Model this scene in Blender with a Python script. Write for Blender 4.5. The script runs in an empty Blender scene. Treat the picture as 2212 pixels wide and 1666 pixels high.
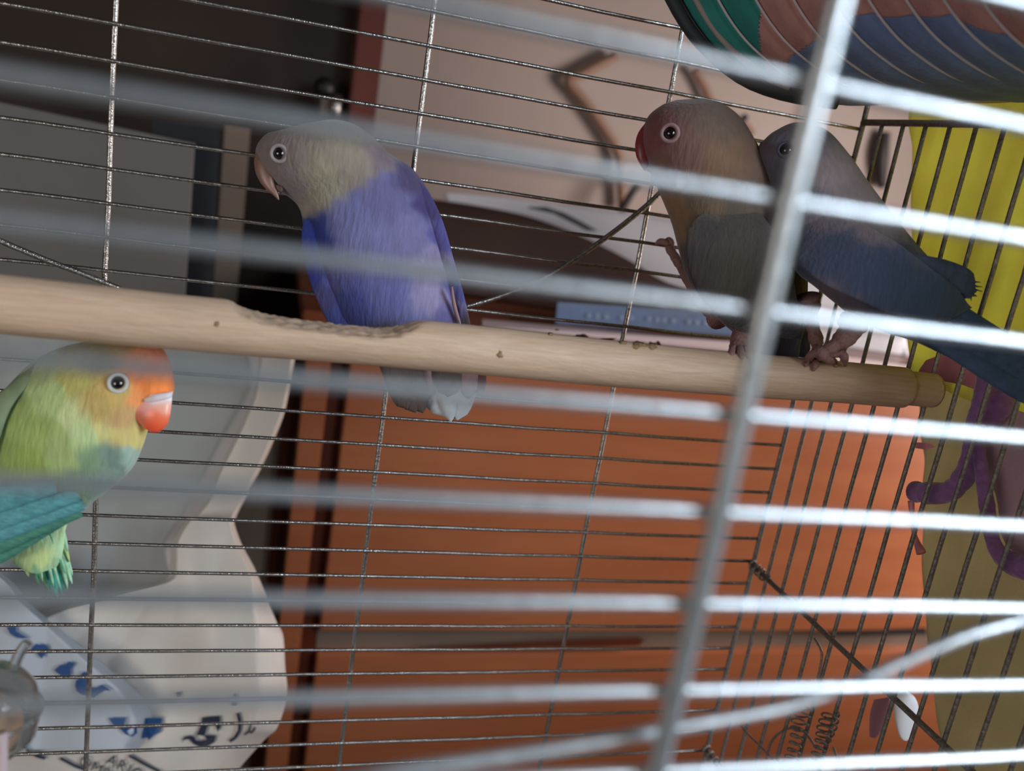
import bpy, bmesh, math, random
from mathutils import Vector, Matrix, noise
from mathutils.bvhtree import BVHTree
random.seed(4)
C = bpy.context.scene.collection
SC = bpy.context.scene
OFF = Vector((0, 0, 1.2))                 # the camera stands 1.2 m above the floor
# ---------------------------------------------------------------- camera, light, exposure
F = 1900.6
RX = Vector((0.95533, -0.25135, 0.15546)); RY = Vector((0.08023, -0.2857, -0.95495)); RZ = Vector((0.28445, 0.92477, -0.25277))
cam = bpy.data.objects.new('camera', bpy.data.cameras.new('camera')); C.objects.link(cam)
m = Matrix((RX, -RY, -RZ)).transposed().to_4x4(); m.translation = OFF
cam.matrix_world = m
cam.data.sensor_width = 36; cam.data.lens = F * 36 / 2212
cam.data.clip_start = 0.005; cam.data.clip_end = 30
cam.data.dof.use_dof = True; cam.data.dof.focus_distance = 0.375; cam.data.dof.aperture_fstop = cam.data.lens / 3.9
cam.data.dof.aperture_blades = 0
SC.camera = cam
w = bpy.data.worlds.new('world'); SC.world = w; w.use_nodes = True
w.node_tree.nodes['Background'].inputs[0].default_value = (0.80, 0.76, 0.78, 1)
w.node_tree.nodes['Background'].inputs[1].default_value = 0.10

def area(name, loc, target, sx, sy, power, col, spread=180):
    l = bpy.data.lights.new(name, 'AREA'); l.shape = 'RECTANGLE'; l.size = sx; l.size_y = sy; l.energy = power; l.color = col; l.spread = math.radians(spread)
    o = bpy.data.objects.new(name, l); C.objects.link(o)
    o.location = OFF + Vector(loc); o.rotation_euler = (Vector(target) - Vector(loc)).to_track_quat('-Z', 'Y').to_euler()
    return o
area('window_daylight', (0.74, -0.40, 0.30), (0.19, 0.12, -0.06), 0.38, 0.55, 5.0, (0.76, 0.88, 1.0), 66)
area('left_fill', (-0.75, -0.30, -0.05), (-0.04, 0.55, -0.30), 0.5, 0.4, 2.0, (1.0, 0.93, 0.84), 70)  # added unseen fill, brightens the cabinet's left part and the lower left
area('glint_fill', (0.50, -0.80, 0.16), (0.06, 0.40, -0.20), 0.07, 0.30, 0.22, (1.0, 0.93, 0.86), 50)  # small added light for back-wire glints and the middle of the perch
area('right_fill', (1.28, 0.56, -0.08), (0.80, 0.90, -0.18), 0.35, 0.6, 15, (1.0, 0.88, 0.82), 120)  # added unseen light, placed to grade the cabinet brighter towards the right
SC.view_settings.view_transform = 'Standard'; SC.view_settings.look = 'None'
SC.view_settings.exposure = -1.25; SC.view_settings.gamma = 1; SC.view_settings.use_curve_mapping = False

# ---------------------------------------------------------------- helpers
def ray(x, y):
    a, b = (x - 1106) / F, (y - 833) / F
    return RX * a + RY * b + RZ
def atD(x, y, D): return OFF + ray(x, y) * D
def atY(x, y, Y): d = ray(x, y); return OFF + d * (Y / d.y)
def atX(x, y, X): d = ray(x, y); return OFF + d * (X / d.x)
def pix(P):
    c = P - OFF; z = RZ.dot(c)
    return 1106 + F * RX.dot(c) / z, 833 + F * RY.dot(c) / z
def s2l(c):
    c = c / 255.0
    return c / 12.92 if c <= 0.04045 else ((c + 0.055) / 1.055) ** 2.4
def L(r, g, b, k=1.0): return (min(s2l(r) * k, .95), min(s2l(g) * k, .95), min(s2l(b) * k, .95), 1)

def mat(name, col=(.5, .5, .5, 1), rough=.6, metal=0, noise_scale=0, noise_amt=0, bump=0, bump_scale=200, stretch=(1, 1, 1), attr=None, trans=0, ior=1.45, alpha=1, sheen=0, coat=0, detail=4):
    M = bpy.data.materials.new(name); M.use_nodes = True
    nt = M.node_tree; N = nt.nodes; K = nt.links
    b = N['Principled BSDF']; b.inputs['Base Color'].default_value = col
    b.inputs['Roughness'].default_value = rough; b.inputs['Metallic'].default_value = metal
    b.inputs['Transmission Weight'].default_value = trans; b.inputs['IOR'].default_value = ior; b.inputs['Alpha'].default_value = alpha
    b.inputs['Sheen Weight'].default_value = sheen; b.inputs['Coat Weight'].default_value = coat
    src = None
    tc = N.new('ShaderNodeTexCoord'); mp = N.new('ShaderNodeMapping'); mp.inputs['Scale'].default_value = stretch
    K.new(tc.outputs['Object'], mp.inputs['Vector'])
    if attr:
        a = N.new('ShaderNodeAttribute'); a.attribute_name = attr; src = a.outputs['Color']
    if noise_amt:
        n = N.new('ShaderNodeTexNoise'); n.inputs['Scale'].default_value = noise_scale; n.inputs['Detail'].default_value = detail
        K.new(mp.outputs[0], n.inputs['Vector'])
        r = N.new('ShaderNodeMapRange'); r.inputs['From Min'].default_value = .3; r.inputs['From Max'].default_value = .7
        r.inputs['To Min'].default_value = 1 - noise_amt; r.inputs['To Max'].default_value = 1 + noise_amt * .6
        K.new(n.outputs['Fac'], r.inputs['Value'])
        mx = N.new('ShaderNodeVectorMath'); mx.operation = 'SCALE'
        if src: K.new(src, mx.inputs[0])
        else: mx.inputs[0].default_value = col[:3]
        K.new(r.outputs[0], mx.inputs['Scale']); src = mx.outputs[0]
    if src: K.new(src, b.inputs['Base Color'])
    if bump:
        n2 = N.new('ShaderNodeTexNoise'); n2.inputs['Scale'].default_value = bump_scale; n2.inputs['Detail'].default_value = 3
        K.new(mp.outputs[0], n2.inputs['Vector'])
        bp = N.new('ShaderNodeBump'); bp.inputs['Strength'].default_value = bump; bp.inputs['Distance'].default_value = .001
        K.new(n2.outputs['Fac'], bp.inputs['Height']); K.new(bp.outputs[0], b.inputs['Normal'])
    return M

def obj(name, me, M=None, parent=None, smooth=True):
    if isinstance(me, bmesh.types.BMesh):
        d = bpy.data.meshes.new(name); me.to_mesh(d); me.free(); me = d
    if smooth: me.polygons.foreach_set('use_smooth', [True] * len(me.polygons))
    if M and not me.materials: me.materials.append(M)
    o = bpy.data.objects.new(name, me); C.objects.link(o)
    if parent: o.parent = parent; o.matrix_parent_inverse = parent.matrix_world.inverted()
    return o
def empty(name, loc):
    o = bpy.data.objects.new(name, None); C.objects.link(o); o.location = loc; o.empty_display_size = .01
    o.matrix_world = Matrix.Translation(loc); return o
def tag(o, label=None, cat=None, group=None, kind=None):
    if label: o['label'] = label
    if cat: o['category'] = cat
    if group: o['group'] = group
    if kind: o['kind'] = kind
    return o

def mesh(name, vs, fs):
    d = bpy.data.meshes.new(name); d.from_pydata([tuple(v) for v in vs], [], fs); d.update(); return d
def rings(name, R, cap=True, closed=True):
    """a mesh out of equal rings of points"""
    n = len(R[0]); vs = [p for r in R for p in r]; fs = []
    for i in range(len(R) - 1):
        for j in range(n if closed else n - 1):
            k = (j + 1) % n
            fs.append((i * n + j, i * n + k, (i + 1) * n + k, (i + 1) * n + j))
    if cap and closed:
        for base, r, fl in ((0, R[0], True), ((len(R) - 1) * n, R[-1], False)):
            c = sum((Vector(p) for p in r), Vector()) / n; vs.append(c); q = len(vs) - 1
            for j in range(n):
                k = (j + 1) % n
                fs.append((base + k, base + j, q) if fl else (base + j, base + k, q))
    d = mesh(name, vs, fs)
    bm = bmesh.new(); bm.from_mesh(d); bmesh.ops.recalc_face_normals(bm, faces=bm.faces); bm.to_mesh(d); bm.free()
    return d
def cr(P, t):
    """Catmull-Rom through a list of tuples/vectors, t in 0..1"""
    n = len(P) - 1; x = min(max(t * n, 0), n - 1e-9); i = int(x); u = x - i
    p0, p1, p2, p3 = P[max(i - 1, 0)], P[i], P[i + 1], P[min(i + 2, n)]
    return [0.5 * ((2 * b) + (-a + c) * u + (2 * a - 5 * b + 4 * c - d) * u * u + (-a + 3 * b - 3 * c + d) * u ** 3) for a, b, c, d in zip(p0, p1, p2, p3)]
def tube_mesh(name, pts, r, seg=12, n=None, closed=False, rough=0):
    """round bar through 3-D points; r is one radius or one per point"""
    P = [tuple(p) for p in pts]; rr = r if isinstance(r, (list, tuple)) else [r] * len(P)
    if n:
        Q = [Vector(cr(P, i / (n - 1))) for i in range(n)]; rr = [cr([(a,) for a in rr], i / (n - 1))[0] for i in range(n)]
    else: Q = [Vector(p) for p in P]
    R = []; up = None
    for i, q in enumerate(Q):
        if closed: t = Q[(i + 1) % len(Q)] - Q[i - 1]
        else: t = Q[min(i + 1, len(Q) - 1)] - Q[max(i - 1, 0)]
        t.normalize()
        if up is None: up = Vector((0, 0, 1)) if abs(t.z) < .9 else Vector((1, 0, 0))
        a = up - t * up.dot(t); a.normalize(); up = a; b = t.cross(a)
        k = rr[i] * (1 + (rough * noise.noise(q * 400) if rough else 0))
        R.append([q + (a * math.cos(2 * math.pi * j / seg) + b * math.sin(2 * math.pi * j / seg)) * k for j in range(seg)])
    if closed: R.append(R[0])
    return rings(name, R, cap=not closed)
def tube(name, pts, r, M, parent=None, **k): return obj(name, tube_mesh(name, pts, r, **k), M, parent)

def pair_loft(name, st, ratio=.8, n=60, seg=48, power=1.0, push=0):
    """volume from the two outlines seen from the camera: st = (xl, yl, xr, yr, D[, ratio])"""
    S = [tuple(s) + ((ratio,) if len(s) == 5 else ()) for s in st]
    R = []
    for i in range(n):
        t = i / (n - 1)
        xl, yl, xr, yr, D, q = cr(S, t)
        a3, b3 = atD(xl, yl, D), atD(xr, yr, D)
        c = (a3 + b3) / 2; a = (b3 - a3) / 2; nrm = (c - OFF).normalized()
        b = nrm * a.length * q
        ring = []
        for j in range(seg):
            th = 2 * math.pi * j / seg
            cx, sy = math.cos(th), math.sin(th)
            cx = math.copysign(abs(cx) ** power, cx); sy = math.copysign(abs(sy) ** power, sy)
            ring.append(c + a * cx + b * sy)
        R.append(ring)
    return rings(name, R)

def paint(me, blobs, k=1.0, jag=0, jscale=300, sig=1.0):
    """plumage: every colour spreads from where the feathers of that colour grow"""
    at = me.color_attributes.new('plumage', 'FLOAT_COLOR', 'POINT')
    B = [(x, y, r * sig, s2l(c[0]) * k, s2l(c[1]) * k, s2l(c[2]) * k) for x, y, r, c in blobs]
    out = []
    for v in me.vertices:
        p = v.co; x, y = pix(p)
        if jag:
            q = p * jscale
            x += jag * noise.noise(q + Vector((5, 0, 0))); y += jag * noise.noise(q)
        W = R_ = G_ = B_ = 0
        for bx, by, r, cr_, cg, cb in B:
            d2 = ((x - bx) ** 2 + (y - by) ** 2) / (r * r)
            wgt = math.exp(-min(d2 * 2, 60)) + 1e-12 / (1 + d2)
            W += wgt; R_ += wgt * cr_; G_ += wgt * cg; B_ += wgt * cb
        out += [min(R_ / W, .95), min(G_ / W, .95), min(B_ / W, .95), 1]
    at.data.foreach_set('color', out)

def surf(o_or_me):
    me = o_or_me if isinstance(o_or_me, bpy.types.Mesh) else o_or_me.data
    return BVHTree.FromPolygons([v.co.copy() for v in me.vertices], [tuple(p.vertices) for p in me.polygons])
def hit(tree, x, y, D=.5):
    d = ray(x, y).normalized(); h = tree.ray_cast(OFF, d)
    if h[0] is None: return atD(x, y, D), -d
    n = h[1]
    if n.dot(d) > 0: n = -n
    return h[0], n
def box_mesh(name, lo, hi, bevel=0.0):
    bm = bmesh.new(); bmesh.ops.create_cube(bm, size=1)
    for v in bm.verts: v.co = Vector([(lo[i] + hi[i]) / 2 + v.co[i] * (hi[i] - lo[i]) for i in range(3)])
    if bevel: bmesh.ops.bevel(bm, geom=bm.edges[:], offset=bevel, segments=2, affect='EDGES')
    d = bpy.data.meshes.new(name); bm.to_mesh(d); bm.free(); return d
def box(name, lo, hi, M, parent=None, bevel=0.0):
    lo = Vector(lo) + OFF; hi = Vector(hi) + OFF
    return obj(name, box_mesh(name, lo, hi, bevel), M, parent, smooth=False)
def plate(name, px, Y, th, M, parent=None, D=None, fn=None):
    """flat thing with the given outline, of real thickness"""
    f = fn or ((lambda x, y: atY(x, y, Y)) if D is None else (lambda x, y: atD(x, y, D)))
    bm = bmesh.new(); vs = [bm.verts.new(f(x, y)) for x, y in px]
    fc = bm.faces.new(vs); bmesh.ops.recalc_face_normals(bm, faces=[fc])
    r = bmesh.ops.extrude_face_region(bm, geom=[fc])
    d = (vs[0].co - OFF).normalized() * th
    for v in [g for g in r['geom'] if isinstance(g, bmesh.types.BMVert)]: v.co += d
    bmesh.ops.recalc_face_normals(bm, faces=bm.faces)
    bmesh.ops.triangulate(bm, faces=[f for f in bm.faces if len(f.verts) > 4])
    return obj(name, bm, M, parent, smooth=False)
def ball(name, c, r, M, parent=None, seg=24, sq=None, axis=None):
    bm = bmesh.new(); bmesh.ops.create_uvsphere(bm, u_segments=seg, v_segments=seg // 2, radius=r)
    if sq:
        q = axis.to_track_quat('Z', 'Y').to_matrix()
        for v in bm.verts: v.co = q @ Vector((v.co.x * sq[0], v.co.y * sq[1], v.co.z * sq[2]))
    for v in bm.verts: v.co += c
    return obj(name, bm, M, parent)
def feather(name, b, t, wpx, D0, D1, M, parent, curve=0, notch=0, point=.6, thick=.0006):
    """one flat feather: vane narrowing to its tip, slightly roofed along the shaft"""
    n = 14; F0, F1 = Vector(b), Vector(t); d = (F1 - F0); nn = Vector((-d.y, d.x)).normalized()
    top, bot = [], []
    vs = []; fs = []; m_ = 5
    for i in range(n + 1):
        u = i / n
        c = F0.lerp(F1, u) + nn * curve * math.sin(math.pi * u)
        wd = wpx * .5 * (0.55 + .45 * math.sin(min(u / point, 1) * math.pi / 2)) * (math.sqrt(max(0, 1 - max(0, (u - point) / (1 - point)) ** 2)) if u > point else 1)
        wd = max(wd, .6); D = D0 + (D1 - D0) * u
        for j in range(m_):
            s = j / (m_ - 1) * 2 - 1
            p = c + nn * wd * s
            q = atD(p.x, p.y, D + .0010 * s * s)
            vs.append(q); vs.append(q + ray(p.x, p.y) * thick)
    w_ = m_ * 2
    for i in range(n):
        for j in range(m_ - 1):
            a = i * w_ + j * 2
            fs.append((a, a + 2, a + 2 + w_, a + w_)); fs.append((a + 1, a + 1 + w_, a + 3 + w_, a + 3))
        fs.append((i * w_, i * w_ + w_, i * w_ + w_ + 1, i * w_ + 1)); e = i * w_ + w_ - 2
        fs.append((e, e + 1, e + 1 + w_, e + w_))
    return obj(name, mesh(name, vs, fs), M, parent)

# ---------------------------------------------------------------- materials
wire_m = mat('galvanised_wire', (.50, .47, .45, 1), .27, 1.0, 900, .35, .35, 1500)
front_m = mat('front_wire_plating', (.66, .70, .73, 1), .36, .8, 500, .12, .15, 900)
dirty_m = mat('dull_wire', (.30, .27, .25, 1), .5, .6, 700, .4, .4, 900)
wall_m = mat('plaster_wall', L(180, 166, 160), .85, 0, 5, .06, .3, 160)
floor_m = mat('tile_floor', L(120, 100, 85), .6, 0, 3, .15)
def wood(name, a, b, scale=6, rough=.35, st=(1, 1, 9), coat=.3):
    M = mat(name, a, rough, coat=coat); nt = M.node_tree; N = nt.nodes; K = nt.links
    tc = N.new('ShaderNodeTexCoord'); mp = N.new('ShaderNodeMapping'); mp.inputs['Scale'].default_value = st
    n = N.new('ShaderNodeTexNoise'); n.inputs['Scale'].default_value = scale; n.inputs['Detail'].default_value = 7; n.inputs['Distortion'].default_value = .6
    r = N.new('ShaderNodeValToRGB'); r.color_ramp.elements[0].position = .32; r.color_ramp.elements[1].position = .68
    r.color_ramp.elements[0].color = a; r.color_ramp.elements[1].color = b
    K.new(tc.outputs['Object'], mp.inputs[0]); K.new(mp.outputs[0], n.inputs['Vector']); K.new(n.outputs['Fac'], r.inputs[0]); K.new(r.outputs[0], N['Principled BSDF'].inputs['Base Color'])
    return M
cab_m = wood('cherry_wood', L(168, 98, 64), L(180, 110, 74), 4, .30)
groove_m = mat('dark_groove_wood', L(92, 42, 24), .5, 0, 20, .2)
frame_m = mat('red_brown_post', L(98, 42, 32), .5, 0, 15, .15)
door_m = mat('dark_brown_door', L(44, 28, 19), .5, 0, 6, .3)
taupe_m = mat('taupe_jamb', L(128, 112, 98), .6, 0, 8, .1)

# ---------------------------------------------------------------- room
def struct(o): o['kind'] = 'structure'; return o
struct(box('floor', (-1.6, -1.6, -1.25), (2.6, 1.5, -1.2), floor_m))
struct(box('wall_back', (-1.6, 1.30, -1.2), (2.6, 1.36, 1.2), wall_m))
struct(box('baseboard_back', (-1.6, 1.285, -1.2), (2.6, 1.30, -1.10), taupe_m))

# doorway left of the wall: post, jamb, dark door
d = empty('door_1', atY(500, 1300, 1.1)); struct(d)
def yrange(Y, x0, x1, z0, z1, dep): return (x0, Y, z0), (x1, Y + dep, z1)
def xat(px, py, Y): return (atY(px, py, Y) - OFF).x
box('door_panel', (-.75, 1.10, -1.2), (xat(775, 100, 1.10), 1.14, .75), door_m, d)
o = box('door_post', (xat(768, 100, 1.06), 1.06, -1.2), (xat(828, 100, 1.06), 1.16, .75), frame_m, d, .002)
hinge = tube('hinge', [atY(728, 205, 1.05), atY(722, 262, 1.05)], .006, wire_m, d, seg=12)
plate('hinge_leaf', [(695, 205), (722, 208), (716, 255), (690, 250)], 1.055, .003, taupe_m, hinge)
ball('door_knob', atY(700, 190, 1.06), .012, mat('black_knob', L(25, 20, 20), .5), d)
box('door_jamb', (xat(470, 500, 1.0), 1.0, -1.2), (xat(522, 500, 1.0), 1.03, xat(0, 0, 1) * 0 + (atY(500, 270, 1.0) - OFF).z), taupe_m, d)
box('lower_jamb', (xat(470, 1000, .83), .83, -1.2), (xat(668, 1000, .83), .86, (atY(600, 745, .83) - OFF).z), taupe_m, d)
box('jamb_slot', (xat(592, 1100, .828), .827, -1.2), (xat(618, 1100, .828), .8305, (atY(600, 760, .828) - OFF).z), groove_m, d)

# pale board with a navy edge, standing at left
bd = empty('pale_board', atY(200, 1400, .80))
board_m = mat('grey_board', L(112, 108, 106), .8, 0, 14, .08, .2, 300)
navy_m = mat('navy_edging', L(28, 31, 40), .7, 0, 30, .15)
zt = lambda x, y, Y: (atY(x, y, Y) - OFF).z
X0, X1 = xat(-400, 300, .8), xat(418, 310, .8)
zA, zB = zt(0, 222, .8), zt(418, 310, .8)
me = mesh('panel', [OFF + Vector(p) for p in [(X0, .8, -1.2), (X1, .8, -1.2), (X1, .8, zB), (xat(0, 222, .8), .8, zA), (X0, .8, zA + (zA - zB) * .8),
     (X0, .815, -1.2), (X1, .815, -1.2), (X1, .815, zB), (xat(0, 222, .8), .815, zA), (X0, .815, zA + (zA - zB) * .8)]],
     [(0, 1, 2, 3, 4), (9, 8, 7, 6, 5), (0, 5, 6, 1), (1, 6, 7, 2), (2, 7, 8, 3), (3, 8, 9, 4), (4, 9, 5, 0)])
obj('panel', me, board_m, bd, False)
plate('navy_edge', [(330, 262), (475, 268), (466, 500), (455, 750), (380, 750), (395, 560), (415, 310), (330, 288)], .82, .012, navy_m, bd)
plate('navy_flap', [(428, 740), (545, 740), (528, 790), (500, 812), (430, 790)], .795, .004, navy_m, bd)
tag(bd, 'pale grey board with navy blue side edging standing left, behind the cage', 'board')

# ---------------------------------------------------------------- cherry cabinet
cab = empty('wooden_cabinet', OFF + Vector((.6, .8, -1.2)))
cx0 = xat(700, 900, .8); cz = zt(1000, 735, .8) + .005
zg0, zg1 = zt(1700, 1364, .8), zt(1700, 1410, .8)
box('carcass', (cx0 - .005, .83, -1.2), (1.6, 1.27, cz), cab_m, cab, .002)
box('left_stile', (cx0 - .022, .80, -1.2), (cx0 + .001, .83, cz), cab_m, cab, .001)
box('groove_strip', (cx0 + .002, .812, -1.2), (cx0 + .017, .83, cz), groove_m, cab)
box('door', (cx0 + .018, .80, zg0), (1.55, .83, cz - .01), cab_m, cab, .0015)
box('drawer', (cx0 + .018, .80, -1.1), (1.55, .83, zg1), cab_m, cab, .0015)
box('recess', (cx0 + .018, .815, zg1), (1.55, .831, zg0), taupe_m, cab)
plate('gap_shadow_strip', [(905, 1399), (1380, 1376), (1392, 1384), (1380, 1396), (905, 1403)], .797, .004, groove_m, cab)['label'] = 'dark strip painted as drawer-gap shade across the cabinet front'  # dark colour stands in for the shade inside the drawer gap
plate('pull_rail', [(1780, 1368), (2000, 1356), (2000, 1371), (1780, 1374)], .79, .006, mat('black_rail', L(38, 36, 40), .5), cab)['label'] = 'black pull rail'
box('cabinet_top', (cx0 - .03, .78, cz), (1.6, 1.27, cz + .012), wood('cabinet_top_wood', L(120, 60, 36), L(140, 76, 46)), cab, .002)
tag(cab, 'large glossy orange-brown wooden cabinet behind the cage', 'cabinet')

# ---------------------------------------------------------------- things on the cabinet
white_m = mat('white_paper', L(238, 238, 248), .7, 0, 12, .04)
dark_m = mat('dark_brown_plastic', L(74, 52, 46), .45, 0, 10, .15)
ctop = cz + .0125
def rest(o, z=None):
    z = (ctop if z is None else z) + OFF.z
    for v in o.data.vertices:
        if v.co.z < z: v.co.z = z
    return o
wp = rest(obj('white_box', pair_loft('white_box', [(960, 415, 965, 470, 1.08), (1100, 428, 1100, 500, 1.08), (1300, 452, 1300, 700, 1.08), (1500, 480, 1500, 760, 1.08), (1700, 500, 1700, 812, 1.08), (1900, 530, 1900, 826, 1.08), (1950, 560, 1950, 820, 1.08)], .2, power=.5), white_m))
tag(wp, 'white paper-covered box standing on the cabinet behind the dark case', 'box')
o = rest(plate('tray', [(1040, 706), (1600, 740), (1960, 790), (1960, 900), (1040, 900)], .79, .035, mat('pinkish_white_tray', L(226, 204, 206), .5)))
tag(o, 'pinkish white tray edge lying on the cabinet under the slate book', 'tray')
dk = empty('brown_case', atY(1250, 700, .92))
rest(obj('shell', pair_loft('shell', [(780, 440, 780, 760, 1.0), (860, 425, 860, 765, 1.0), (930, 430, 930, 768, 1.0), (1040, 446, 1040, 772, 1.0), (1150, 470, 1150, 776, 1.0), (1260, 512, 1260, 778, 1.0), (1360, 562, 1360, 780, 1.0), (1440, 610, 1440, 780, 1.0), (1530, 640, 1530, 782, 1.0), (1575, 680, 1575, 782, 1.0)], .10, power=.55), dark_m, dk))
tag(dk, 'dark brown rounded case lying on the cabinet beside the slate book', 'case')
cv = plate('strap', [(1140, 447), (1180, 447), (1220, 460), (1262, 482), (1292, 499), (1268, 499), (1235, 482), (1195, 462), (1140, 450)], .95, .004, mat('black_strap', L(30, 36, 38), .6))
tag(cv, 'short black tapered strap curving over the white box', 'strap')
bk = empty('slate_book', atY(1400, 700, .84))
slate_m = mat('slate_blue_cover', L(112, 132, 166), .4, 0, 60, .12)
rest(plate('cover', [(1205, 652), (1590, 676), (1592, 726), (1200, 700)], .835, .04, slate_m, bk))
rest(plate('lower_board', [(1100, 694), (1592, 727), (1592, 735), (1100, 702)], .833, .04, groove_m, bk))
pr_m = mat('pale_print', L(146, 164, 190), .5)
tag(bk, 'slate blue boxed book with faint pale print lying on the cabinet', 'book')
def text(name, s, x, y, hpx, ang, M, parent, place, depth=.0004, font_w=1.0):
    """lettering as thin raised print, laid where it stands on its surface"""
    cu = bpy.data.curves.new(name, 'FONT'); cu.body = s; cu.size = 1; cu.extrude = .0; cu.space_character = font_w
    to = bpy.data.objects.new('tmp', cu); C.objects.link(to)
    bpy.context.view_layer.update()
    me = bpy.data.meshes.new_from_object(to.evaluated_get(bpy.context.evaluated_depsgraph_get())); bpy.data.objects.remove(to)
    ca, sa = math.cos(ang), math.sin(ang)
    for v in me.vertices:
        u, w_ = v.co.x * hpx, -v.co.y * hpx
        v.co = place(x + u * ca - w_ * sa, y + u * sa + w_ * ca)
    return obj(name, me, M, parent, False)
for s, x in (('ÀZ', 1265), ('MCUS', 1392), ('LOI', 1462), ('CAPITA', 1515)):
    pass
for i in range(16):
    x = 1270 + i * 18 + random.uniform(-3, 3); y = 678 + (x - 1270) * .062
    if i in (3, 6, 11): continue
    plate('print_mark', [(x, y), (x + 10, y + .6), (x + 10, y + 9), (x, y + 8)], .834, .0005, pr_m, bk)

# cable and small dark things on the wall
cable_m = mat('brown_cable', L(150, 118, 100), .6)
blk_m = mat('black_plastic', L(48, 42, 44), .5)
tag(tube('cable', [atY(x, y, 1.285) for x, y in [(1330, 120), (1255, 160), (1228, 175), (1260, 215), (1300, 270), (1335, 330), (1342, 400), (1344, 450)]], .007, cable_m, n=40), 'pale brown cable drooping along the plaster wall', 'cable')
tag(tube('cord', [atY(x, y, 1.285) for x, y in [(1500, 150), (1520, 185), (1545, 230), (1600, 262), (1625, 290)]], .006, cable_m, n=24), 'thin brown cord on the wall behind the two dark birds', 'cord')
tag(tube('dark_plug_lead', [atY(x, y, 1.25) for x, y in [(1378, 396), (1362, 422), (1348, 446), (1343, 462)]], .006, blk_m, n=16), 'short black plug lead hanging against the wall', 'lead')
tag(tube('black_stub', [atY(x, y, 1.25) for x, y in [(1596, 268), (1612, 250)]], .005, blk_m), 'tiny black stub sticking out above the yellow-headed bird', 'stub')
tag(tube('black_clip', [atY(x, y, 1.285) for x, y in [(1912, 285), (1903, 340), (1905, 405)]], [.008, .012, .007], blk_m, n=16), 'slim black clip on the wall beside the lime towel', 'clip')

# ---------------------------------------------------------------- cloths behind the right side wall
lime_m = mat('lime_terry', L(236, 230, 136), .95, 0, 30, .10, .8, 700, sheen=.3)
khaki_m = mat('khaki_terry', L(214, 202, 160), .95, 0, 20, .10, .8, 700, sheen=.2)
def translucent(M, amt):
    nt = M.node_tree; N = nt.nodes; K = nt.links; b = N['Principled BSDF']; out = [n for n in N if n.type == 'OUTPUT_MATERIAL'][0]
    t = N.new('ShaderNodeBsdfTranslucent'); mx = N.new('ShaderNodeMixShader'); mx.inputs[0].default_value = amt
    if b.inputs['Base Color'].links: K.new(b.inputs['Base Color'].links[0].from_socket, t.inputs[0])
    else: t.inputs[0].default_value = b.inputs['Base Color'].default_value
    K.new(b.outputs[0], mx.inputs[1]); K.new(t.outputs[0], mx.inputs[2]); K.new(mx.outputs[0], out.inputs[0])
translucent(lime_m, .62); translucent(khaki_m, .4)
def side_cloth(name, edge, ytop, ybot, M, X, amp=.004, front=.125, n=80, m_=90, ph=0, th=.002):
    # hangs outside the side wall: rear edge as seen, front edge near the front grid
    vs = []; fs = []
    for s in (0, 1):
        for i in range(n):
            x, y = cr(edge, i / (n - 1)); p = atX(x, y, X) - OFF
            for j in range(m_):
                u = j / (m_ - 1); Y = p.y + (front - p.y) * u
                q = noise.noise(Vector((Y * 38 + ph, p.z * 7, 1))) + .5 * noise.noise(Vector((Y * 110, p.z * 22 + ph, 3)))
                vs.append(OFF + Vector((X + amp * (1 + q) + s * th, Y, p.z)))
    for s in (0, 1):
        for i in range(n - 1):
            for j in range(m_ - 1):
                a = s * n * m_ + i * m_ + j; f = (a, a + 1, a + 1 + m_, a + m_); fs.append(f if not s else f[::-1])
    N_ = n * m_
    for i in range(n - 1):
        for j in (0, m_ - 1): a = i * m_ + j; fs.append((a, a + m_, a + m_ + N_, a + N_))
    for j in range(m_ - 1):
        for i in (0, n - 1): a = i * m_ + j; fs.append((a, a + 1, a + 1 + N_, a + N_))
    d = mesh(name, vs, fs); bm = bmesh.new(); bm.from_mesh(d); bmesh.ops.recalc_face_normals(bm, faces=bm.faces); bm.to_mesh(d); bm.free()
    return obj(name, d, M)
tag(side_cloth('lime_towel', [(1946, 120), (1946, 262), (1952, 330), (1950, 420), (1960, 520), (1948, 640), (1946, 740), (1950, 812)], 0, 0, lime_m, .316), 'lime yellow towel hanging outside the side wall above the perch', 'towel')
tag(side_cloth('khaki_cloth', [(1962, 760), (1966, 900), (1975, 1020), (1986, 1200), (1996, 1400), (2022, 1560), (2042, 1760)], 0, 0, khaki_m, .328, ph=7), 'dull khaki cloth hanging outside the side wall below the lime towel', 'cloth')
mauve_m = mat('mauve_cloth', L(222, 186, 198), .9, 0, 20, .08, .4, 500)
tag(side_cloth('mauve_cloth', [(2100, 850), (2095, 920), (2085, 970), (2140, 1060), (2155, 1150), (2190, 1200), (2260, 1240)], 0, 0, mauve_m, .309, ph=3, amp=.0015), 'greyish mauve cloth hanging at the far right behind the purple ring', 'cloth')

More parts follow.
